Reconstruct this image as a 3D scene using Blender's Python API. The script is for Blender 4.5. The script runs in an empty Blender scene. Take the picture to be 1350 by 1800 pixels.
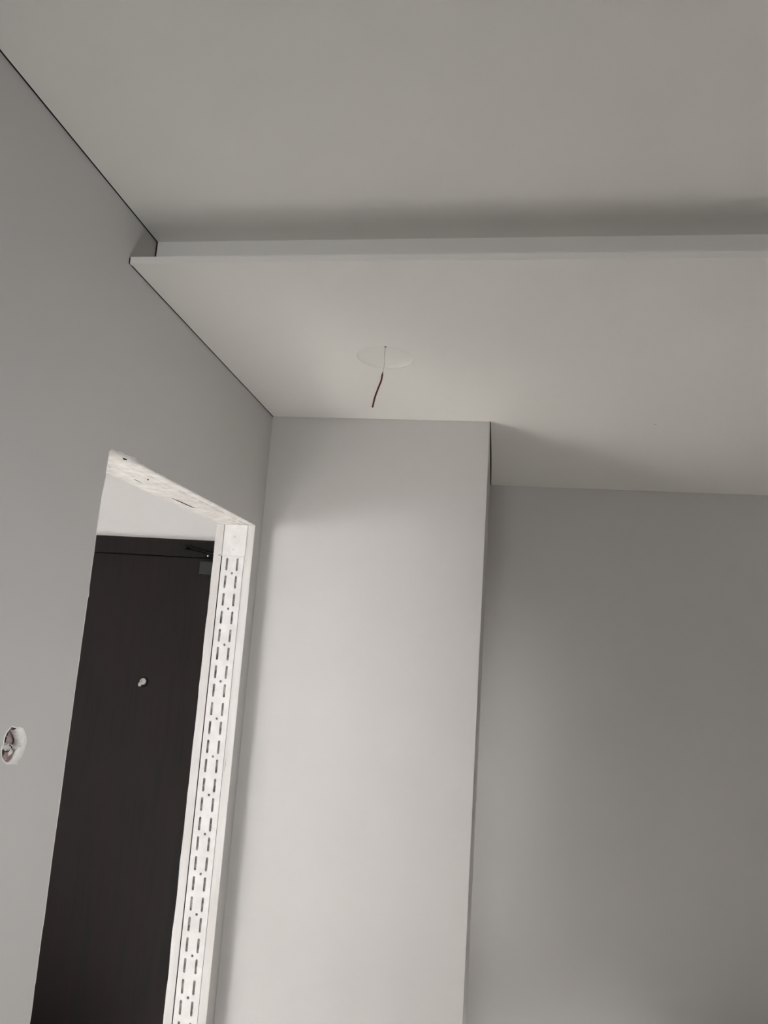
import bpy, bmesh, math, random
from mathutils import Vector, Matrix, noise
random.seed(7)
scn = bpy.context.scene
col = scn.collection

# ------------------------------------------------------------------ camera
CAM = Vector((0, 0, 1.65))
RIGHT = Vector((0.98778213, 0.14017028, 0.06810839))
FWD = Vector((-0.14998667, 0.97374153, 0.1712642))
UP = Vector((-0.04231382, -0.17938706, 0.98286816))
cd = bpy.data.cameras.new('camera')
cd.sensor_fit = 'HORIZONTAL'
cd.sensor_width = 36
cd.lens = 1307.44 / 1350 * 36
cd.clip_start = 0.02
cam = bpy.data.objects.new('camera', cd)
col.objects.link(cam)
M3 = Matrix((RIGHT, UP, -FWD)).transposed()
cam.matrix_world = Matrix.Translation(CAM) @ M3.to_4x4()
scn.camera = cam

# ------------------------------------------------------------------ light and exposure
scn.view_settings.view_transform = 'Standard'
scn.view_settings.look = 'None'
scn.view_settings.gamma = 1
scn.view_settings.use_curve_mapping = False
scn.view_settings.exposure = 0.0
scn.cycles.max_bounces = 12
scn.cycles.diffuse_bounces = 7
scn.cycles.sample_clamp_indirect = 0
w = bpy.data.worlds.new('daylight')
scn.world = w
w.use_nodes = True
w.node_tree.nodes['Background'].inputs[0].default_value = (0.8, 0.9, 1.0, 1)
w.node_tree.nodes['Background'].inputs[1].default_value = 0.0


def area(name, loc, target, sx, sy, power, color, spread=180):
    l = bpy.data.lights.new(name, 'AREA')
    l.shape = 'RECTANGLE'
    l.size, l.size_y = sx, sy
    l.energy = power
    l.color = color
    l.spread = math.radians(spread)
    o = bpy.data.objects.new(name, l)
    col.objects.link(o)
    o.location = loc
    d = Vector(target) - Vector(loc)
    o.rotation_euler = d.to_track_quat('-Z', 'Y').to_euler()
    return o


# window daylight, plus added lamps aimed at floors and walls (all outside the walls)
#   name, location, target, width, height, power, colour, spread in degrees
LIGHTS = [
    ('daylight_rear_window', (-0.42, -2.62, 1.65), (-0.42, 0, 1.65), 0.5, 0.55, 16.322, (1.0, 0.995, 0.995), 180),
    ('daylight_rear_window_right', (0.9, -2.62, 1.2), (0.9, 0, 1.2), 0.5, 0.8, 8.943, (1.0, 0.995, 0.995), 180),
    ('daylight_hall_high', (-3.2, -1.62, 1.6), (-3.2, 0, 1.6), 0.9, 0.8, 73.791, (1.0, 0.993, 0.992), 180),
    ('daylight_hall_high_side', (-2.4, -1.62, 1.6), (-2.4, 0, 1.6), 0.5, 0.7, 11.428, (1.0, 0.993, 0.992), 180),
    ('added_beam_hall_near_balcony', (-3.0, -1.8, 2.0), (-3.3, -0.5, 0), 0.4, 0.3, 129.032, (1.0, 0.993, 0.992), 25),  # this and the next two: added beams, for bounce off the hall floor
    ('added_beam_hall_middle', (-2.9, -1.9, 1.9), (-2.3, 0.5, 0), 0.4, 0.3, 89.426, (1.0, 0.993, 0.992), 22),
    ('added_beam_hall_by_doorway', (-2.7, -1.9, 1.4), (-1.45, 1.6, 0), 0.3, 0.3, 22.301, (1.0, 0.993, 0.992), 14),
    ('added_beam_floor_middle', (2.1, 0.2, 2.0), (0.3, 1.1, 0), 0.5, 0.4, 19.3, (1.0, 0.985, 0.965), 45),  # this and the next two: added beams, for bounce up to the ceilings
    ('added_beam_floor_deep_narrow', (2.1, 0.2, 1.9), (0.5, 2.1, 0), 0.3, 0.3, 17.721, (1.0, 0.985, 0.965), 26),
    ('added_beam_floor_right', (2.1, 0.4, 1.9), (0.8, 2.4, 0), 0.4, 0.3, 4.129, (1.0, 0.985, 0.965), 30),
    ('added_lamp_side', (2.0, 0.9, 1.3), (-0.79, 1.15, 1.35), 0.4, 0.4, 2.867, (0.99, 1.0, 1.01), 60),  # this and the next: added lamps that brighten the left wall
    ('added_lamp_rear_side', (-0.3, -2.62, 1.3), (-0.79, 1.15, 1.35), 0.4, 0.4, 1.192, (0.99, 1.0, 1.01), 40),
    ('added_lamp_rear_strip', (0.25, -2.62, 1.1), (-0.02, 3.42, 1.1), 0.15, 1.2, 0.193, (1.0, 0.99, 0.985), 12),  # this and the next two: added lamps for a bright band on the recess
    ('added_lamp_side_strip', (2.0, 0.7, 0.8), (-0.06, 3.42, 0.9), 0.15, 1.6, 0.282, (1.0, 0.99, 0.985), 13),
    ('added_lamp_side_strip_low', (2.0, 0.7, 0.8), (0.0, 3.42, 0.8), 0.15, 1, 0.029, (1.0, 0.99, 0.985), 8),
    ('added_lamp_hall_far', (-4.4, 1.05, 0.7), (-0.79, 1.9, 1.2), 0.6, 0.5, 3.049, (1.0, 0.993, 0.992), 60),  # added lamp shining in from the far end of the hall
]
for a in LIGHTS:
    area(*a)

# ------------------------------------------------------------------ dimensions (metres)
XL = -0.7924          # face of the left wall
XLB = -0.9233         # its hall side
XR = 1.75             # right wall
YR = -2.4             # rear wall
XC = -0.0357          # corner of the projecting back wall
Y1 = 2.4286           # face of the projecting back wall
Y2 = 3.4244           # face of the recessed back wall
ZC = 2.40             # lowered ceiling
ZT = 2.5097           # upper ceiling
YC = 1.362            # lip of the lowered ceiling
YF = 1.4677           # fascia
TH = 0.0145           # board thickness of the lip
ZD = 2.0004           # head of the doorway
YA = 1.380            # near edge of the doorway
YB = 2.3589           # far jamb
YD = 3.06             # hall end wall
XH = -4.2
YH = -1.35
ZH = 2.64

# ------------------------------------------------------------------ materials


def principled(name, rgb, rough=0.6, bump=0.0, bscale=60.0, mottle=0.0, mscale=3.0, metallic=0.0, spec=0.5,
               rgb2=None, stretch=None, bdist=0.001):
    m = bpy.data.materials.new(name)
    m.use_nodes = True
    nt = m.node_tree
    b = nt.nodes['Principled BSDF']
    b.inputs['Base Color'].default_value = (*rgb, 1)
    b.inputs['Roughness'].default_value = rough
    b.inputs['Metallic'].default_value = metallic
    b.inputs['Specular IOR Level'].default_value = spec
    tc = nt.nodes.new('ShaderNodeTexCoord')
    src = tc.outputs['Object']
    if stretch:
        mp = nt.nodes.new('ShaderNodeMapping')
        mp.inputs['Scale'].default_value = stretch
        nt.links.new(src, mp.inputs['Vector'])
        src = mp.outputs['Vector']
    if mottle or rgb2:
        n = nt.nodes.new('ShaderNodeTexNoise')
        n.inputs['Scale'].default_value = mscale
        n.inputs['Detail'].default_value = 6
        nt.links.new(src, n.inputs['Vector'])
        r = nt.nodes.new('ShaderNodeValToRGB')
        c2 = rgb2 if rgb2 else tuple(c * (1 - mottle) for c in rgb)
        r.color_ramp.elements[0].position = 0.35
        r.color_ramp.elements[1].position = 0.65
        r.color_ramp.elements[0].color = (*c2, 1)
        r.color_ramp.elements[1].color = (*rgb, 1)
        nt.links.new(n.outputs['Fac'], r.inputs['Fac'])
        nt.links.new(r.outputs['Color'], b.inputs['Base Color'])
    if bump:
        n2 = nt.nodes.new('ShaderNodeTexNoise')
        n2.inputs['Scale'].default_value = bscale
        n2.inputs['Detail'].default_value = 5
        nt.links.new(src, n2.inputs['Vector'])
        bp = nt.nodes.new('ShaderNodeBump')
        bp.inputs['Strength'].default_value = bump
        bp.inputs['Distance'].default_value = bdist
        nt.links.new(n2.outputs['Fac'], bp.inputs['Height'])
        nt.links.new(bp.outputs['Normal'], b.inputs['Normal'])
    return m


GREY = principled('grey_wall_paint', (0.553, 0.541, 0.528), 0.62, bump=0.08, bscale=260, mottle=0.02, mscale=1.2, spec=0.3)
CEIL = principled('white_ceiling_paint', (0.80, 0.790, 0.765), 0.75, bump=0.06, bscale=220, mottle=0.015, mscale=1.0, spec=0.25)
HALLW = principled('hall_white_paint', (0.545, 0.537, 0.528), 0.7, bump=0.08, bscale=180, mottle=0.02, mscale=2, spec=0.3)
FLOOR = principled('pale_screed', (0.33, 0.315, 0.295), 0.6, bump=0.3, bscale=40, mottle=0.12, mscale=3)
DARKW = principled('dark_unseen_wall', (0.27, 0.255, 0.24), 0.85, bump=0.4, bscale=50, mottle=0.15, mscale=4, spec=0.2)  # unseen walls given a dark colour to cut bounced light
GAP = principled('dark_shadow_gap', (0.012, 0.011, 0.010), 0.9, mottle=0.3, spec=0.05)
WHITEP = principled('rough_white_plaster', (0.86, 0.845, 0.83), 0.85, bump=0.7, bscale=70, rgb2=(0.70, 0.68, 0.65), mscale=28, spec=0.2, bdist=0.003)
WHITEM = principled('white_painted_metal', (0.68, 0.675, 0.67), 0.5, bump=0.15, bscale=90, rgb2=(0.61, 0.60, 0.585), mscale=35, spec=0.4)
WHITEB = principled('white_board_edge', (0.66, 0.65, 0.64), 0.8, bump=0.45, bscale=60, rgb2=(0.56, 0.545, 0.525), mscale=22, spec=0.2,
                    stretch=(1, 1, 0.15), bdist=0.002)
MUD = principled('greyish_filler_behind_slots', (0.36, 0.33, 0.315), 0.95, bump=0.6, bscale=120, rgb2=(0.10, 0.085, 0.08), mscale=55, spec=0.1)
WOOD = principled('dark_brown_wood_veneer', (0.0105, 0.0064, 0.0058), 0.6, bump=0.25, bscale=28, rgb2=(0.0058, 0.0049, 0.0042), mscale=9,
                  stretch=(5, 1, 0.35), spec=0.14)
BLACK = principled('black_metal', (0.004, 0.004, 0.004), 0.6, mottle=0.2, spec=0.12)
CLOSER = principled('dark_grey_enamel', (0.014, 0.016, 0.014), 0.5, mottle=0.15, spec=0.2)
SILVER = principled('bright_screw_metal', (0.75, 0.74, 0.72), 0.3, metallic=0.9, mottle=0.1)
PLASTIC = principled('pale_grey_plastic', (0.42, 0.40, 0.38), 0.4, mottle=0.25, mscale=80)
RED = principled('dark_red_insulation', (0.10, 0.006, 0.007), 0.45, mottle=0.35, mscale=90)
PALEW = principled('pale_grey_insulation', (0.80, 0.79, 0.76), 0.6, rgb2=(0.62, 0.61, 0.59), mscale=60)
DISC = principled('matt_white_cover', (0.775, 0.765, 0.735), 0.8, bump=0.1, bscale=120, mottle=0.03, mscale=8)
PINK = principled('pinkish_gypsum', (0.60, 0.48, 0.47), 0.9, bump=0.6, bscale=80, rgb2=(0.30, 0.18, 0.17), mscale=38, spec=0.1,
                  stretch=(1, 0.4, 1), bdist=0.003)
CHIP = principled('broken_gypsum', (0.62, 0.60, 0.57), 0.9, bump=0.7, bscale=90, mottle=0.3, mscale=60, spec=0.1, bdist=0.003)

# ------------------------------------------------------------------ mesh helpers


def link(name, bm, mat, parent=None, smooth=False):
    bmesh.ops.recalc_face_normals(bm, faces=bm.faces[:])
    me = bpy.data.meshes.new(name)
    bm.to_mesh(me)
    bm.free()
    for p in me.polygons:
        p.use_smooth = smooth
    me.materials.append(mat)
    o = bpy.data.objects.new(name, me)
    col.objects.link(o)
    if parent:
        o.parent = parent
        o.matrix_parent_inverse = Matrix.Translation(-parent.location)
    return o


def struct(o, label=None):
    o['kind'] = 'structure'
    if label:
        o['label'] = label
    return o


def empty(name, loc):
    o = bpy.data.objects.new(name, None)
    o.empty_display_size = 0.05
    col.objects.link(o)
    o.location = loc
    return o


def thing(o, label, cat, group=None):
    o['label'] = label
    o['category'] = cat
    if group:
        o['group'] = group
    return o


def add_box(bm, x0, x1, y0, y1, z0, z1, bevel=0.0, seg=2):
    t = bmesh.new()
    bmesh.ops.create_cube(t, size=1)
    for v in t.verts:
        v.co = Vector(((x0 + x1) / 2 + v.co.x * (x1 - x0), (y0 + y1) / 2 + v.co.y * (y1 - y0), (z0 + z1) / 2 + v.co.z * (z1 - z0)))
    if bevel:
        bmesh.ops.bevel(t, geom=t.edges[:], offset=bevel, segments=seg, affect='EDGES', profile=0.5)
    me = bpy.data.meshes.new('tmp')
    t.to_mesh(me)
    t.free()
    bm.from_mesh(me)
    bpy.data.meshes.remove(me)


def box(x0, x1, y0, y1, z0, z1, bevel=0.0, seg=2):
    bm = bmesh.new()
    add_box(bm, x0, x1, y0, y1, z0, z1, bevel, seg)
    return bm


def plate(loops, to3d, offset):
    """Flat plate with holes: loops of 2D points (outer first), extruded by offset."""
    bm = bmesh.new()
    edges = []
    for lp in loops:
        vs = [bm.verts.new(to3d(*p)) for p in lp]
        for i in range(len(vs)):
            edges.append(bm.edges.new((vs[i], vs[(i + 1) % len(vs)])))
    bmesh.ops.triangle_fill(bm, edges=edges, use_beauty=True, use_dissolve=False)
    r = bmesh.ops.extrude_face_region(bm, geom=bm.faces[:])
    for g in r['geom']:
        if isinstance(g, bmesh.types.BMVert):
            g.co += Vector(offset)
    return bm


def add_tube(bm, pts, radii, seg=10, cap=True):
    rings = []
    n = len(pts)
    pts = [Vector(p) for p in pts]
    if not hasattr(radii, '__len__'):
        radii = [radii] * n
    ref = Vector((0.3, 1, 0.1)).normalized()
    for i, p in enumerate(pts):
        d = (pts[min(i + 1, n - 1)] - pts[max(i - 1, 0)]).normalized()
        a = d.cross(ref).normalized()
        b = d.cross(a).normalized()
        rings.append([bm.verts.new(p + radii[i] * (a * math.cos(2 * math.pi * k / seg) + b * math.sin(2 * math.pi * k / seg)))
                      for k in range(seg)])
    for i in range(n - 1):
        for k in range(seg):
            bm.faces.new((rings[i][k], rings[i][(k + 1) % seg], rings[i + 1][(k + 1) % seg], rings[i + 1][k]))
    if cap:
        bm.faces.new(rings[0])
        bm.faces.new(rings[-1])


def add_lathe(bm, centre, axis, prof, seg=32):
    axis = Vector(axis).normalized()
    a = axis.orthogonal().normalized()
    b = axis.cross(a)
    c = Vector(centre)
    rings = []
    for r, h in prof:
        rings.append([bm.verts.new(c + axis * h + r * (a * math.cos(2 * math.pi * k / seg) + b * math.sin(2 * math.pi * k / seg)))
                      for k in range(seg)])
    for i in range(len(prof) - 1):
        for k in range(seg):
            bm.faces.new((rings[i][k], rings[i][(k + 1) % seg], rings[i + 1][(k + 1) % seg], rings[i + 1][k]))
    bm.faces.new(rings[0])
    bm.faces.new(rings[-1])


def catmull(pts, sub=6):
    out = []
    P = [Vector(p) for p in pts]
    P = [P[0] * 2 - P[1]] + P + [P[-1] * 2 - P[-2]]
    for i in range(1, len(P) - 2):
        for s in range(sub):
            t = s / sub
            out.append(0.5 * ((2 * P[i]) + (-P[i - 1] + P[i + 1]) * t + (2 * P[i - 1] - 5 * P[i] + 4 * P[i + 1] - P[i + 2]) * t * t
                              + (-P[i - 1] + 3 * P[i] - 3 * P[i + 1] + P[i + 2]) * t ** 3))
    out.append(P[-2])
    return out


def sphere_noise(c, rx, ry, rz, amp, sd, sub=3):
    bm = bmesh.new()
    bmesh.ops.create_icosphere(bm, subdivisions=sub, radius=1)
    for v in bm.verts:
        k = 1 + amp * noise.noise(v.co * 1.7 + Vector((sd, sd * 2.1, 0)))
        v.co = Vector(c) + Vector((v.co.x * rx * k, v.co.y * ry * k, v.co.z * rz * k))
    return bm


# ------------------------------------------------------------------ structure
struct(link('floor', box(XH - 0.1, XR + 0.1, YR - 0.1, Y2 + 0.2, -0.1, 0.0), FLOOR))

# left wall: ragged doorway edge and the broken socket hole
near_edge = [(1.3800, 0.0), (1.3795, 0.55), (1.3800, 0.90), (1.3802, 0.934), (1.3812, 0.940), (1.3806, 0.973), (1.3798, 0.99),
             (1.3808, 0.999), (1.3800, 1.057), (1.3798, 1.084), (1.3812, 1.101), (1.3804, 1.16), (1.3797, 1.22), (1.3806, 1.31),
             (1.3798, 1.40), (1.3806, 1.47), (1.3800, 1.53), (1.3807, 1.582), (1.3803, 1.596), (1.3808, 1.629), (1.3806, 1.685),
             (1.3820, 1.700), (1.3840, 1.7013), (1.3838, 1.7030), (1.3812, 1.712), (1.3806, 1.747), (1.3812, 1.785), (1.3802, 1.827), (1.3806, 1.862),
             (1.3818, 1.906), (1.3852, 1.926), (1.3856, 1.934), (1.3872, 1.9405), (1.3858, 1.952), (1.3866, 1.968), (1.3868, 1.990)]
head = [(1.3878, 1.9975), (1.400, 2.0015), (1.4285, 2.0030), (1.455, 2.0070), (1.4850, 2.0092), (1.498, 2.0113), (1.506, 2.0080),
        (1.516, 2.0075), (1.525, 2.0048), (1.545, 2.0036), (1.560, 2.0045), (1.5675, 2.0040)]
y = 1.575
while y < 2.33:
    amp = 0.0022 if y < 1.85 else 0.0009
    head.append((y, 2.0028 + amp * (noise.noise(Vector((y * 55, 3, 1))) + 0.7 * noise.noise(Vector((y * 190, 0, 5))))
                 + (0.0016 if 1.70 < y < 1.80 else 0) - 0.0012 * max(0, (y - 1.9) / 0.45)))
    y += 0.006 if y < 1.85 else 0.018
far_edge = [(2.3612, 2.0012), (2.3617, 1.9), (2.3611, 1.66), (2.3616, 1.3), (2.3610, 1.15), (2.3617, 0.9), (2.3613, 0.0)]
outer = [(YR, 0.0)] + near_edge + head + far_edge + [(YD, 0.0), (YD, ZH), (YR, ZH)]
Z = 1.65
socket = [(1.1991, -0.1816), (1.2124, -0.1857), (1.2182, -0.1834), (1.2327, -0.1906), (1.2440, -0.2033), (1.2488, -0.2162),
          (1.2450, -0.2272), (1.2391, -0.2360), (1.2314, -0.2434), (1.2281, -0.2494), (1.2151, -0.2466), (1.1992, -0.2444),
          (1.1871, -0.2371), (1.1798, -0.2253), (1.1775, -0.2159), (1.1820, -0.2102), (1.1812, -0.2009), (1.1851, -0.1921), (1.1924, -0.1856)]
# the void itself, smaller than the smear of filler round it
void = [(1.1975, -0.1835), (1.2080, -0.1868), (1.2150, -0.1880), (1.2300, -0.1925), (1.2400, -0.2040), (1.2425, -0.2130),
        (1.2360, -0.2190), (1.2240, -0.2200), (1.2190, -0.2270), (1.2140, -0.2370), (1.2030, -0.2420), (1.1920, -0.2390),
        (1.1830, -0.2310), (1.1800, -0.2210), (1.1830, -0.2110), (1.1825, -0.2010), (1.1865, -0.1925)]
void = [(a, b + Z) for a, b in void]
link_wall = plate([outer, void], lambda a, b: (XL, a, b), (XLB - XL, 0, 0))
struct(link('wall_left', link_wall, GREY), 'grey painted wall with an unfinished doorway')

# projecting back wall (column) and recessed back wall
struct(link('wall_back_left', box(XL, XC, Y1, Y2 + 0.12, 0, ZH, 0.0015, 2), GREY), 'grey wall projecting into the room')
struct(link('wall_back_right', box(XC, XR + 0.1, Y2, Y2 + 0.12, 0, ZH), GREY), 'grey recessed wall in shade')
struct(link('wall_right', plate([[(YR - 0.1, 0), (Y2 + 0.12, 0), (Y2 + 0.12, ZH), (YR - 0.1, ZH)], [(-0.7, 0.25), (1.4, 0.25), (1.4, 2.1), (-0.7, 2.1)]],
                                lambda a, b: (XR, a, b), (0.1, 0, 0)), DARKW))
b = bmesh.new()
for bx in ((-0.7, -0.66, 0.25, 2.1), (1.36, 1.4, 0.25, 2.1), (0.33, 0.37, 0.29, 2.06), (-0.66, 1.36, 0.25, 0.29), (-0.66, 1.36, 2.06, 2.1)):
    add_box(b, XR + 0.04, XR + 0.08, bx[0], bx[1], bx[2], bx[3], 0.003)
struct(link('added_window_3', b, WHITEM))  # unseen window, added to let the side lamps in
# rear wall with a window and a narrow side light
rear_outer = [(XLB, 0), (XR, 0), (XR, ZH), (XLB, ZH)]
win = [(-0.72, 0.08), (1.62, 0.08), (1.62, 2.15), (-0.72, 2.15)]
struct(link('wall_rear', plate([rear_outer, win], lambda a, b: (a, YR, b), (0, -0.12, 0)), DARKW))
b = bmesh.new()
for bx in ((-0.72, -0.67, 0.08, 2.15), (1.57, 1.62, 0.08, 2.15), (0.42, 0.48, 0.13, 2.10), (-0.67, 1.57, 0.08, 0.13), (-0.67, 1.57, 2.10, 2.15)):
    add_box(b, bx[0], bx[1], YR - 0.09, YR - 0.04, bx[2], bx[3], 0.003)
struct(link('window_1', b, WHITEM))
# ceilings
G = 0.0036
struct(link('ceiling', box(XL + G, XR, YR, YF + 0.02, ZT, ZT + 0.05), CEIL), 'upper white ceiling')
# lowered ceiling board with the round cutout; a widening gap along the side of the projecting wall
CX, CY, CR = -0.3135, 1.8735, 0.0790
edge = []
for i in range(13):
    t = i / 12
    edge.append((XC + 0.0022 + 0.0022 * math.sin(math.pi * t) + 0.0012 * t, Y1 - 0.0018 + (Y2 - Y1 - 0.0004) * t))
low = [(XL + 0.0034, YC), (XR, YC), (XR, Y2 - 0.0022)] + edge[::-1] + [(XL + 0.006, Y1 - 0.0021), (XL + G, Y1 - 0.010), (XL + G, YC + 0.012),
                                                                  (XL + 0.0022, YC + 0.006)]
low[-1] = (XL + 0.0020, YC + 0.005)
circ = [(CX + CR * math.cos(2 * math.pi * k / 64), CY + CR * math.sin(2 * math.pi * k / 64)) for k in range(64)]
lowered = struct(link('ceiling.001', plate([low, circ], lambda a, b: (a, b, ZC), (0, 0, TH)), CEIL), 'lowered white ceiling panel with a light cove')
link('nail_mark', sphere_noise((0.494, 2.4137, ZC), 0.0035, 0.0016, 0.0006, 0.4, 3, 2), GAP, lowered)
# fascia of the cove
struct(link('trim_1', box(XL + G, XR, YF, YF + 0.0125, ZC + TH, ZT), CEIL), 'upright board at the back of the light cove')
# dark shadow gaps
struct(link('trim_2', box(XL, XL + 0.012, YR, YF + 0.02, ZT + 0.0004, ZT + 0.05), GAP), 'dark shadow gap at the upper ceiling')
struct(link('trim_3', box(XL, XL + 0.012, YF + 0.0006, Y1, ZC + 0.0004, ZT - 0.0002), GAP), 'dark shadow gap at the lowered ceiling')
struct(link('trim_8', box(XL, XL + 0.0012, YC + 0.001, YF + 0.001, ZC + 0.0006, ZC + TH - 0.001), GAP), 'dark gap at the end of the lip')
struct(link('trim_4', box(XC - 0.001, XC + 0.02, Y1 - 0.004, Y2, ZC + 0.001, ZC + 0.03), GAP), 'black open gap beside the projecting wall')
struct(link('trim_5', box(XL, XC + 0.002, Y1 - 0.01, Y1, ZC + 0.001, ZC + 0.03), GAP))
struct(link('trim_6', box(XC, XR, Y2 - 0.01, Y2, ZC + 0.001, ZC + 0.03), GAP))
# void above everything
struct(link('trim_7', box(XL, XR, YF + 0.03, Y2, ZT + 0.0, ZT + 0.02), GAP), 'dark void above the lowered ceiling')

# ------------------------------------------------------------------ the hall beyond the doorway
hall_end_outer = [(XH, 0), (-0.79, 0), (-0.79, ZH), (XH, ZH)]
struct(link('wall_hall_end', plate([hall_end_outer], lambda a, b: (a, YD, b), (0, 0.1, 0)), HALLW), 'white hall wall above the entrance door')
struct(link('wall_hall_far', plate([[(YH - 0.1, 0), (YD + 0.1, 0), (YD + 0.1, ZH), (YH - 0.1, ZH)], [(0.3, 0.3), (1.8, 0.3), (1.8, 2.0), (0.3, 2.0)]],
                                   lambda a, b: (XH, a, b), (-0.1, 0, 0)), HALLW))
b = bmesh.new()
for bx in ((0.3, 0.34, 0.3, 2.0), (1.76, 1.8, 0.3, 2.0), (1.03, 1.07, 0.34, 1.96), (0.34, 1.76, 0.3, 0.34), (0.34, 1.76, 1.96, 2.0)):
    add_box(b, XH - 0.08, XH - 0.04, bx[0], bx[1], bx[2], bx[3], 0.003)
struct(link('added_window_2', b, WHITEM))  # unseen window, added for the far hall lamp
bal = [(-3.7, 0.02), (-2.1, 0.02), (-2.1, 2.1), (-3.7, 2.1)]
struct(link('wall_hall_rear', plate([[(XH, 0), (XLB, 0), (XLB, ZH), (XH, ZH)], bal], lambda a, b: (a, YH, b), (0, -0.12, 0)), HALLW))
b = bmesh.new()
for bx in ((-3.7, -3.65, 0.02, 2.1), (-2.15, -2.1, 0.02, 2.1), (-2.92, -2.88, 0.07, 2.05), (-3.65, -2.15, 0.02, 0.07), (-3.65, -2.15, 2.05, 2.1)):
    add_box(b, bx[0], bx[1], YH - 0.09, YH - 0.04, bx[2], bx[3], 0.003)
struct(link('window_4', b, WHITEM))
struct(link('ceiling.002', box(XH, XLB, YH, YD, ZH, ZH + 0.05), HALLW), 'hall ceiling')
struct(link('ceiling.003', box(XLB, XR, YR, YD, ZH + 0.001, ZH + 0.05), HALLW))
# hall skin of the left wall
door_loop = [(1.37, 0.0), (1.37, 2.012), (2.372, 2.012), (2.372, 0.0)]
struct(link('wall_hall_side', plate([[(YH, 0.0)] + door_loop + [(YD, 0.0), (YD, ZH), (YH, ZH)]], lambda a, b: (XLB - 0.0003, a, b), (-0.002, 0, 0)), HALLW))

# entrance door
DX0, DX1 = -1.830, -0.992
HZ0, HZ1 = 1.9522, 2.0268
door = struct(empty('door_1', ((DX0 + DX1) / 2, YD, 0)), 'dark brown wood entrance door seen through the doorway')
b = bmesh.new()
add_box(b, DX0 - 0.06, DX1 + 0.06, YD - 0.020, YD - 0.0005, HZ0, HZ1, 0.0012)
add_box(b, DX0 - 0.06, DX0 - 0.003, YD - 0.020, YD - 0.0005, 0, HZ0 - 0.0005, 0.0012)
add_box(b, DX1 + 0.003, DX1 + 0.06, YD - 0.020, YD - 0.0005, 0, HZ0 - 0.0005, 0.0012)
link('door_frame', b, WOOD, door)
link('door_leaf', box(DX0, DX1, YD - 0.016, YD - 0.001, 0.006, HZ0 - 0.0045, 0.0008), WOOD, door)
link('rebate_gap', box(DX0 - 0.003, DX1 + 0.003, YD - 0.0045, YD - 0.0008, 0.0, HZ0 + 0.0005), GAP, door)
b = bmesh.new()
PX, PZ = -1.4440, 1.4120
add_lathe(b, (PX, YD - 0.016, PZ), (0, -1, 0), [(0.0205, 0), (0.0205, 0.0035), (0.0185, 0.0052), (0.014, 0.0055), (0.0135, 0.0035)], 32)
peep = link('peephole', b, BLACK, door, True)
b = bmesh.new()
add_lathe(b, (PX + 0.0015, YD - 0.0195, PZ + 0.0025), (0.15, -1, 0.25), [(0.0135, 0), (0.014, 0.0075), (0.0122, 0.010), (0.0067, 0.0104), (0.0062, 0.0085), (0.0025, 0.008)], 28)
link('peephole_cover', b, PLASTIC, peep, False)['label'] = 'pale round peephole cover'
b = bmesh.new()
add_lathe(b, (PX - 0.0115, YD - 0.020, PZ - 0.009), (-0.2, -1, 0), [(0.0082, 0), (0.0087, 0.0025), (0.0067, 0.004)], 20)
link('hinge_tab', b, PLASTIC, peep)
# closer
clo = link('door_closer', box(-1.2375, -1.030, YD - 0.056, YD - 0.0165, 1.877, 1.9335, 0.003), CLOSER, door)
b = bmesh.new()
YA_ = YD - 0.040
add_tube(b, [(-1.312, YA_, 1.997), (-1.258, YA_ - 0.003, 1.984), (-1.195, YA_ - 0.006, 1.970), (-1.09, YA_ - 0.008, 1.950)], [0.0055, 0.0045, 0.0060, 0.0065], 10)
add_tube(b, [(-1.318, YA_ + 0.005, 1.986), (-1.258, YA_ + 0.003, 1.974), (-1.190, YA_, 1.962), (-1.09, YA_, 1.945)], 0.0032, 10)
link('closer_arm', b, BLACK, clo, True)
b = bmesh.new()
add_lathe(b, (-1.3150, YD - 0.020, 1.9915), (0, -1, 0), [(0.0105, 0), (0.0105, 0.024), (0.007, 0.027)], 20)
add_box(b, -1.233, -1.150, YD - 0.026, YD - 0.0201, 1.9535, 1.974, 0.0015)
link('arm_bracket', b, BLACK, clo)
b = bmesh.new()
add_lathe(b, (-1.2140, YD - 0.026, 1.9595), (0, -1, 0), [(0.0050, 0), (0.0050, 0.005), (0.003, 0.0075)], 20)
link('screw', b, SILVER, clo, True)['label'] = 'bright silver screw'

# ------------------------------------------------------------------ doorway reveal
# soffit: uneven white plaster
bm = bmesh.new()
NX, NY = 26, 150
grid = []
for i in range(NX + 1):
    row = []
    for j in range(NY + 1):
        u, v = i / NX, j / NY
        xx = XL - 0.0006 + (XLB - XL + 0.0006) * u
        yy = 1.374 + (YB + 0.002 - 1.374) * v
        zz = ZD + 0.0012 * noise.noise(Vector((xx * 60, yy * 14, 0))) + 0.0007 * noise.noise(Vector((xx * 150, yy * 40, 4)))
        zz += 0.0022 * math.exp(-((u - 0.22) / 0.05) ** 2) * (0.5 + 0.5 * math.tanh((yy - 1.62) / 0.05))   # long groove by the board edge
        zz += 0.0014 * math.exp(-((u - 0.40) / 0.03) ** 2)
        if i == 0:
            zz += 0.002 + 0.0012 * noise.noise(Vector((yy * 90, 1, 1)))
        row.append(bm.verts.new((xx, yy, zz)))
    grid.append(row)
for i in range(NX):
    for j in range(NY):
        bm.faces.new((grid[i][j], grid[i + 1][j], grid[i + 1][j + 1], grid[i][j + 1]))
r = bmesh.ops.extrude_face_region(bm, geom=bm.faces[:])
for g in r['geom']:
    if isinstance(g, bmesh.types.BMVert):
        g.co.z = ZD + 0.013
soffit = link('door_head_lining', bm, WHITEP, None, False)
thing(soffit, 'rough white plastered underside of the doorway head with torn edge', 'lintel')


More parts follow.
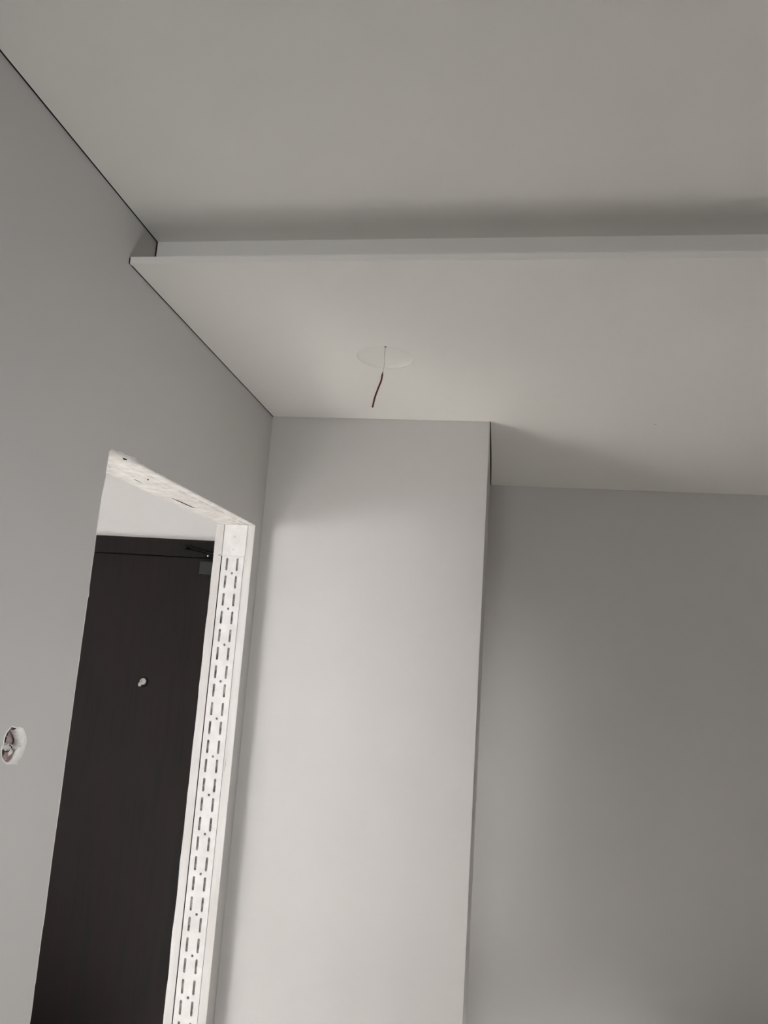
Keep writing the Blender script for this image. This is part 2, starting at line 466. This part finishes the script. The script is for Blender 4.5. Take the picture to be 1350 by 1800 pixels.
def crack(name, pts, wid, parent, mat=GAP):
    P = catmull(pts, 5)
    b = bmesh.new()
    n = len(P)
    add_tube(b, P, [wid * (0.25 + 0.9 * math.sin(math.pi * min(max(i / (n - 1), 0.03), 0.97))) for i in range(n)], 6)
    return link(name, b, mat, parent)


crack('hole', [(-0.7995, 1.4570, ZD - 0.0003), (-0.7992, 1.4640, ZD - 0.0006), (-0.7975, 1.4730, ZD - 0.0003)], 0.0022, soffit)
crack('hole', [(-0.8471, 1.6745, ZD - 0.0002), (-0.8471, 1.6805, ZD - 0.0002)], 0.0016, soffit)
crack('crack', [(-0.8905, 1.9150, ZD - 0.0002), (-0.8880, 1.9500, ZD - 0.0006), (-0.8862, 1.9800, ZD - 0.0008), (-0.8845, 2.0420, ZD - 0.0008),
                (-0.8800, 2.0560, ZD - 0.0003)], 0.0011, soffit)
crack('crack', [(-0.8835, 1.6750, ZD - 0.0002), (-0.8832, 1.6950, ZD - 0.0004), (-0.8835, 1.7200, ZD - 0.0001)], 0.0007, soffit)
crack('crack', [(-0.8830, 1.5450, ZD - 0.0002), (-0.8790, 1.5500, ZD - 0.0003), (-0.8745, 1.5530, ZD - 0.0002)], 0.0009, soffit)

# torn paint edge hanging over the head
bm = bmesh.new()
prev = None
y = 1.392
while y < 1.86:
    k = abs(noise.noise(Vector((y * 70, 7, 2)))) + 0.5 * abs(noise.noise(Vector((y * 210, 1, 2))))
    base = 2.0010
    top = base + 0.0018 + 0.0036 * k + (0.0030 if 1.42 < y < 1.51 else 0)
    vs = [bm.verts.new((XL + 0.0002, y, base - 0.001)), bm.verts.new((XL + 0.0016, y, base + 0.0006)), bm.verts.new((XL + 0.0009, y, top)), bm.verts.new((XL - 0.0006, y, top + 0.0003))]
    if prev:
        for q in range(3):
            bm.faces.new((prev[q], prev[q + 1], vs[q + 1], vs[q]))
    prev = vs
    y += 0.004
link('torn_edge', bm, WHITEP, soffit)

# far jamb
J = empty('door_jamb', ((XL + XLB) / 2, YB, 0))
thing(J, 'white far jamb of the doorway faced with a slotted metal channel', 'door jamb')


def vplate(x0, x1, z0, z1, ythk, name, mat, wob=0.0, side=0, parent=J, seed=0.0):
    lp = []
    n = 60 if wob else 1
    for i in range(n + 1):
        z = z0 + (z1 - z0) * i / n
        lp.append((x1 + (wob * noise.noise(Vector((z * 9, seed, 1))) if side in (1, 2) else 0), z))
    for i in range(n, -1, -1):
        z = z0 + (z1 - z0) * i / n
        lp.append((x0 + (wob * (noise.noise(Vector((z * 9, seed, 7))) + 0.8 * noise.noise(Vector((z * 40, seed, 3)))) if side in (-1, 2) else 0), z))
    return link(name, plate([lp], lambda a, b: (a, YB - ythk, b), (0, ythk + 0.012, 0)), mat, parent)


vplate(XL - 0.0264, XL - 0.0003, 0, ZD - 0.0006, 0.0006, 'board_edge', WHITEB, 0.0006, 1, seed=1.0)
vplate(XLB - 0.003, -0.8992, 0, ZD - 0.0006, 0.0012, 'board_edge', WHITEB, 0.0022, -1, seed=2.0)
# slotted channel
SX0, SX1 = -0.8955, -0.8198
ZS = 1.8871
loops = [[(SX0, 0.0), (SX1, 0.0), (SX1, 1.8945), (SX0, 1.8945)]]


def obround(cx, cz, hw, hl, n=6):
    pts = []
    for k in range(n + 1):
        a = math.pi * k / n
        pts.append((cx + hw * math.cos(a), cz + hl - hw + hw * math.sin(a)))
    for k in range(n + 1):
        a = math.pi + math.pi * k / n
        pts.append((cx + hw * math.cos(a), cz - hl + hw + hw * math.sin(a)))
    return pts


k = 0
while ZS - 0.0582 * k - 0.045 > 0:
    zc = ZS - 0.0582 * k - 0.0205
    loops.append(obround(-0.8765, zc, 0.0037, 0.0208))
    loops.append(obround(-0.8405, zc + 0.0004, 0.0037, 0.0208))
    if k % 2 == 0 and zc > 0.06:
        h = []
        for q in range(12):
            a = 2 * math.pi * q / 12
            h.append((-0.8560 + 0.0041 * math.cos(a), zc - 0.0291 + 0.0041 * math.sin(a)))
        loops.append(h)
    k += 1
link('slotted_channel', plate(loops, lambda a, b: (a, YB - 0.0016, b), (0, 0.0026, 0)), WHITEM, J)['label'] = 'slotted white painted metal channel'
link('filler', box(SX0 + 0.001, SX1 - 0.001, YB + 0.0016, YB + 0.012, 0, 1.894), MUD, J)
link('cap_plate', box(-0.8962, -0.8172, YB - 0.0026, YB + 0.012, 1.8950, ZD - 0.0005, 0.0008), WHITEM, J)
# open joints either side of the channel
link('joint', box(-0.8992, -0.8955, YB - 0.0004, YB + 0.012, 0, 1.894), GAP, J)
link('joint', box(-0.8198, -0.8186, YB + 0.0004, YB + 0.012, 0, 1.894), GAP, J)
for (sx, sz) in ((-0.8585, 1.9590), (-0.8600, 1.9155)):
    b = bmesh.new()
    add_lathe(b, (sx, YB - 0.0026, sz), (0, -1, 0), [(0.0034, -0.0004), (0.0032, 0.0004), (0.0012, 0.00045), (0.001, -0.0002)], 16)
    link('screw', b, CHIP, J)
crack('crack', [(-0.9105, YB - 0.0013, 1.8952), (-0.9035, YB - 0.0014, 1.8955), (-0.8990, YB - 0.0013, 1.8950)], 0.0008, J)
crack('crack', [(-0.8125, YB - 0.0007, 1.8700), (-0.8100, YB - 0.0008, 1.8850), (-0.8075, YB - 0.0007, 1.8900)], 0.0008, J, CHIP)
crack('crack', [(-0.8145, YB - 0.0007, 1.2100), (-0.8130, YB - 0.0009, 1.2300), (-0.8125, YB - 0.0007, 1.2550)], 0.0009, J, CHIP)
crack('crack', [(-0.8050, YB - 0.0007, 1.9945), (-0.7950, YB - 0.0007, 1.9950)], 0.0008, J, CHIP)

# pale chipped plaster along the near edge of the opening
bm = bmesh.new()
prev = None
for i in range(241):
    z = 0.30 + 1.64 * i / 240
    # edge position on the ragged outline
    for (a0, b0), (a1, b1) in zip(near_edge[:-1], near_edge[1:]):
        if b0 <= z <= b1:
            ye = a0 + (a1 - a0) * (z - b0) / max(b1 - b0, 1e-6)
            break
    wd = max(0.0003, 0.0016 * (0.35 + noise.noise(Vector((z * 22, 5, 1))) + 0.5 * noise.noise(Vector((z * 75, 2, 1)))))
    vs = [bm.verts.new((XL + 0.0001, ye - wd, z)), bm.verts.new((XL + 0.0006, ye + 0.0001, z)), bm.verts.new((XL - 0.004, ye + 0.0008, z))]
    if prev:
        bm.faces.new((prev[0], prev[1], vs[1], vs[0]))
        bm.faces.new((prev[1], prev[2], vs[2], vs[1]))
    prev = vs
chip = link('plaster_edge', bm, WHITEP)
thing(chip, 'thin chipped white plaster along the near side of the doorway', 'plaster')

# ------------------------------------------------------------------ broken socket hole
H = empty('broken_hole', (XL, 1.213, 1.435))
thing(H, 'ragged broken hole in the grey wall at the left edge', 'hole')
# cavity: cup behind the void
bm = bmesh.new()
vc = Vector((0, sum(p[0] for p in void) / len(void), sum(p[1] for p in void) / len(void)))
rings = []
N = len(void)
dense = []
for i in range(N):
    for s in range(4):
        t = s / 4
        dense.append((void[i][0] * (1 - t) + void[(i + 1) % N][0] * t, void[i][1] * (1 - t) + void[(i + 1) % N][1] * t))
for d, sc, sh in ((-0.0004, 1.003, 0), (0.004, 1.0, -0.0002), (0.010, 0.90, -0.0025), (0.017, 0.76, -0.0065), (0.025, 0.58, -0.0115), (0.030, 0.30, -0.0140)):
    ring = []
    for (a, b_) in dense:
        q = sc * (1 + 0.05 * noise.noise(Vector((a * 120, b_ * 120, d * 150))))
        ring.append(bm.verts.new((XL - d - 0.0006, vc.y + sh + (a - vc.y) * q, vc.z + (b_ - vc.z) * q)))
    rings.append(ring)
for i in range(len(rings) - 1):
    for k in range(len(dense)):
        bm.faces.new((rings[i][k], rings[i][(k + 1) % len(dense)], rings[i + 1][(k + 1) % len(dense)], rings[i + 1][k]))
bm.faces.new(rings[-1])
link('cavity', bm, PINK, H, True)['label'] = 'pinkish gypsum inside of the hole'
# smear of white filler round it
bm = bmesh.new()
sm = [(a, b_ + Z) for a, b_ in socket]


def at_angle(lp, ang):
    best = None
    d = Vector((math.cos(ang), math.sin(ang)))
    for i in range(len(lp)):
        p = Vector(lp[i]) - Vector((vc.y, vc.z))
        q = Vector(lp[(i + 1) % len(lp)]) - Vector((vc.y, vc.z))
        e = q - p
        den = d.x * e.y - d.y * e.x
        if abs(den) < 1e-12:
            continue
        t = (p.x * e.y - p.y * e.x) / den
        s = (p.x * d.y - p.y * d.x) / den
        if 0 <= s <= 1 and t > 0:
            best = max(best or 0, t)
    return best or 0.01


NA = 96
rr = []
for k in range(NA):
    a = 2 * math.pi * k / NA
    ri = at_angle(void, a) - 0.0003
    ro = max(at_angle(sm, a) + 0.0006 + 0.0007 * noise.noise(Vector((k * 0.9, 1, 1))), ri + 0.0004)
    d = Vector((0, math.cos(a), math.sin(a)))
    rr.append([bm.verts.new(Vector((XL + h, vc.y, vc.z)) + d * q) for h, q in
               ((-0.002, ri), (0.0005, ri + 0.0002), (0.0009 + 0.0004 * noise.noise(Vector((k * .5, 3, 1))), ri + (ro - ri) * 0.45), (0.0002, ro), (-0.0005, ro))])
for k in range(NA):
    for i in range(4):
        bm.faces.new((rr[k][i], rr[k][i + 1], rr[(k + 1) % NA][i + 1], rr[(k + 1) % NA][i]))
link('filler_rim', bm, WHITEP, H, True)['label'] = 'smear of white filler around the hole'
# pale plaster face on the far side of the hole, black strip standing in for shade on the near side
bm = bmesh.new()
prev = None
for k in range(33):
    a = -0.75 + 2.15 * k / 32
    ri = at_angle(void, a)
    dd = Vector((0, math.cos(a), math.sin(a)))
    f = 0.62 + 0.10 * noise.noise(Vector((k * 0.45, 2, 2))) + 0.25 * (abs(k - 16) / 16) ** 2
    vs = [bm.verts.new(Vector((XL - dep, vc.y, vc.z)) + dd * ri * q) for dep, q in ((0.0006, 1.0), (0.0022, 0.5 + f * 0.5), (0.0050, f), (0.0120, f - 0.02))]
    if prev:
        for q in range(3):
            bm.faces.new((prev[q], prev[q + 1], vs[q + 1], vs[q]))
    prev = vs
link('plaster_face', bm, WHITEP, H, True)
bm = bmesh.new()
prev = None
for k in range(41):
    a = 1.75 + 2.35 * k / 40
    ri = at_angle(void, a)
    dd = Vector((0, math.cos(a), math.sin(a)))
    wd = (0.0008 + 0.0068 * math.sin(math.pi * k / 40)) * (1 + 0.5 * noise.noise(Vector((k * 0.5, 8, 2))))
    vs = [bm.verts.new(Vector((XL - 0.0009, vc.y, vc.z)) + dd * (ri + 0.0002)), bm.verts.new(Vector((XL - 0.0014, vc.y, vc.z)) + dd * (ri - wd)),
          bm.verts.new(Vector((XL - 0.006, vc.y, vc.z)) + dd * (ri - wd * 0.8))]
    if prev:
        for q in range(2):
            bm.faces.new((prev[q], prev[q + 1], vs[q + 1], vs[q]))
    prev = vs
link('shade_strip', bm, GAP, H, True)['label'] = 'black strip for the shade along the near side of the hole'
crack('crack', [(XL + 0.0004, 1.1830, 1.4390), (XL + 0.0006, 1.1930, 1.4370), (XL + 0.0006, 1.2020, 1.4345), (XL + 0.0004, 1.2065, 1.4300), (XL, 1.2080, 1.4250)], 0.0007, H)
crack('crack', [(XL + 0.0003, 1.1850, 1.4290), (XL + 0.0003, 1.1920, 1.4265), (XL + 0.0003, 1.1985, 1.4262), (XL, 1.2015, 1.4290)], 0.0007, H)
# loose pieces inside
link('gypsum_lump', sphere_noise((XL - 0.002, 1.1915, 1.4345), 0.005, 0.0095, 0.0062, 0.7, 2.0), CHIP, H, True)
link('gypsum_lump', sphere_noise((XL - 0.006, 1.2085, 1.4260), 0.006, 0.006, 0.008, 0.5, 5.0), WHITEP, H, True)
link('gypsum_lump', sphere_noise((XL - 0.009, 1.199, 1.4170), 0.007, 0.0065, 0.0085, 0.5, 9.0), PINK, H, True)
link('gypsum_lump', sphere_noise((XL - 0.003, 1.2270, 1.4600), 0.0035, 0.0060, 0.0022, 0.6, 4.0), WHITEP, H, True)

# ------------------------------------------------------------------ light point cover and its cable
bm = bmesh.new()
hx, hy = -0.3046, 1.8030
bm = bmesh.new()
prof = [(CR - 0.0002, -0.0003), (CR - 0.0022, 0.0016), (CR - 0.0065, 0.0042), (CR - 0.0125, 0.0058), (CR - 0.0220, 0.0067), (0.03, 0.0070), (0.004, 0.0071)]
rings = []
for r_, h_ in prof:
    rings.append([bm.verts.new((CX + r_ * math.cos(2 * math.pi * k / 72), CY + r_ * math.sin(2 * math.pi * k / 72), ZC + h_)) for k in range(72)])
for i in range(len(prof) - 1):
    for k in range(72):
        bm.faces.new((rings[i][k], rings[i][(k + 1) % 72], rings[i + 1][(k + 1) % 72], rings[i + 1][k]))
bm.faces.new(rings[-1])
up = [bm.verts.new((v.co.x, v.co.y, ZC + 0.0125)) for v in rings[0]]
for k in range(72):
    bm.faces.new((rings[0][k], rings[0][(k + 1) % 72], up[(k + 1) % 72], up[k]))
bm.faces.new(up)
cov = link('light_point_cover', bm, DISC, None, True)
thing(cov, 'shallow round white dish in the lowered ceiling around the hanging cable', 'ceiling plate')
link('cable_hole', sphere_noise((hx, 1.8085, ZC + 0.0045), 0.0032, 0.0046, 0.0016, 0.2, 1, 2), GAP, cov, True)
W = empty('electrical_cable', (hx, 1.8085, ZC + 0.006))
thing(W, 'thin cable with dark red end hanging from the lowered ceiling', 'cable')
wp = [(-0.3046, 1.809, ZC + 0.009), (-0.3046, 1.806, 2.3900), (-0.3047, 1.8045, 2.3785), (-0.3032, 1.8038, 2.3630), (-0.3050, 1.8038, 2.3428), (-0.3068, 1.8038, 2.3288)]
b = bmesh.new()
add_tube(b, catmull(wp, 6), 0.0011, 8)
link('pale_core', b, PALEW, W, True)['label'] = 'pale grey bare upper length'
wr = [(-0.3060, 1.8038, 2.3330), (-0.3075, 1.8038, 2.3215), (-0.3088, 1.8038, 2.3100), (-0.3149, 1.8038, 2.2902), (-0.3220, 1.8038, 2.2650), (-0.3263, 1.8038, 2.2380)]
b = bmesh.new()
add_tube(b, catmull(wr, 6), [0.0013] * 3 + [0.0023] * 28, 10)
link('red_sleeve', b, RED, W, True)['label'] = 'dark red insulated end'
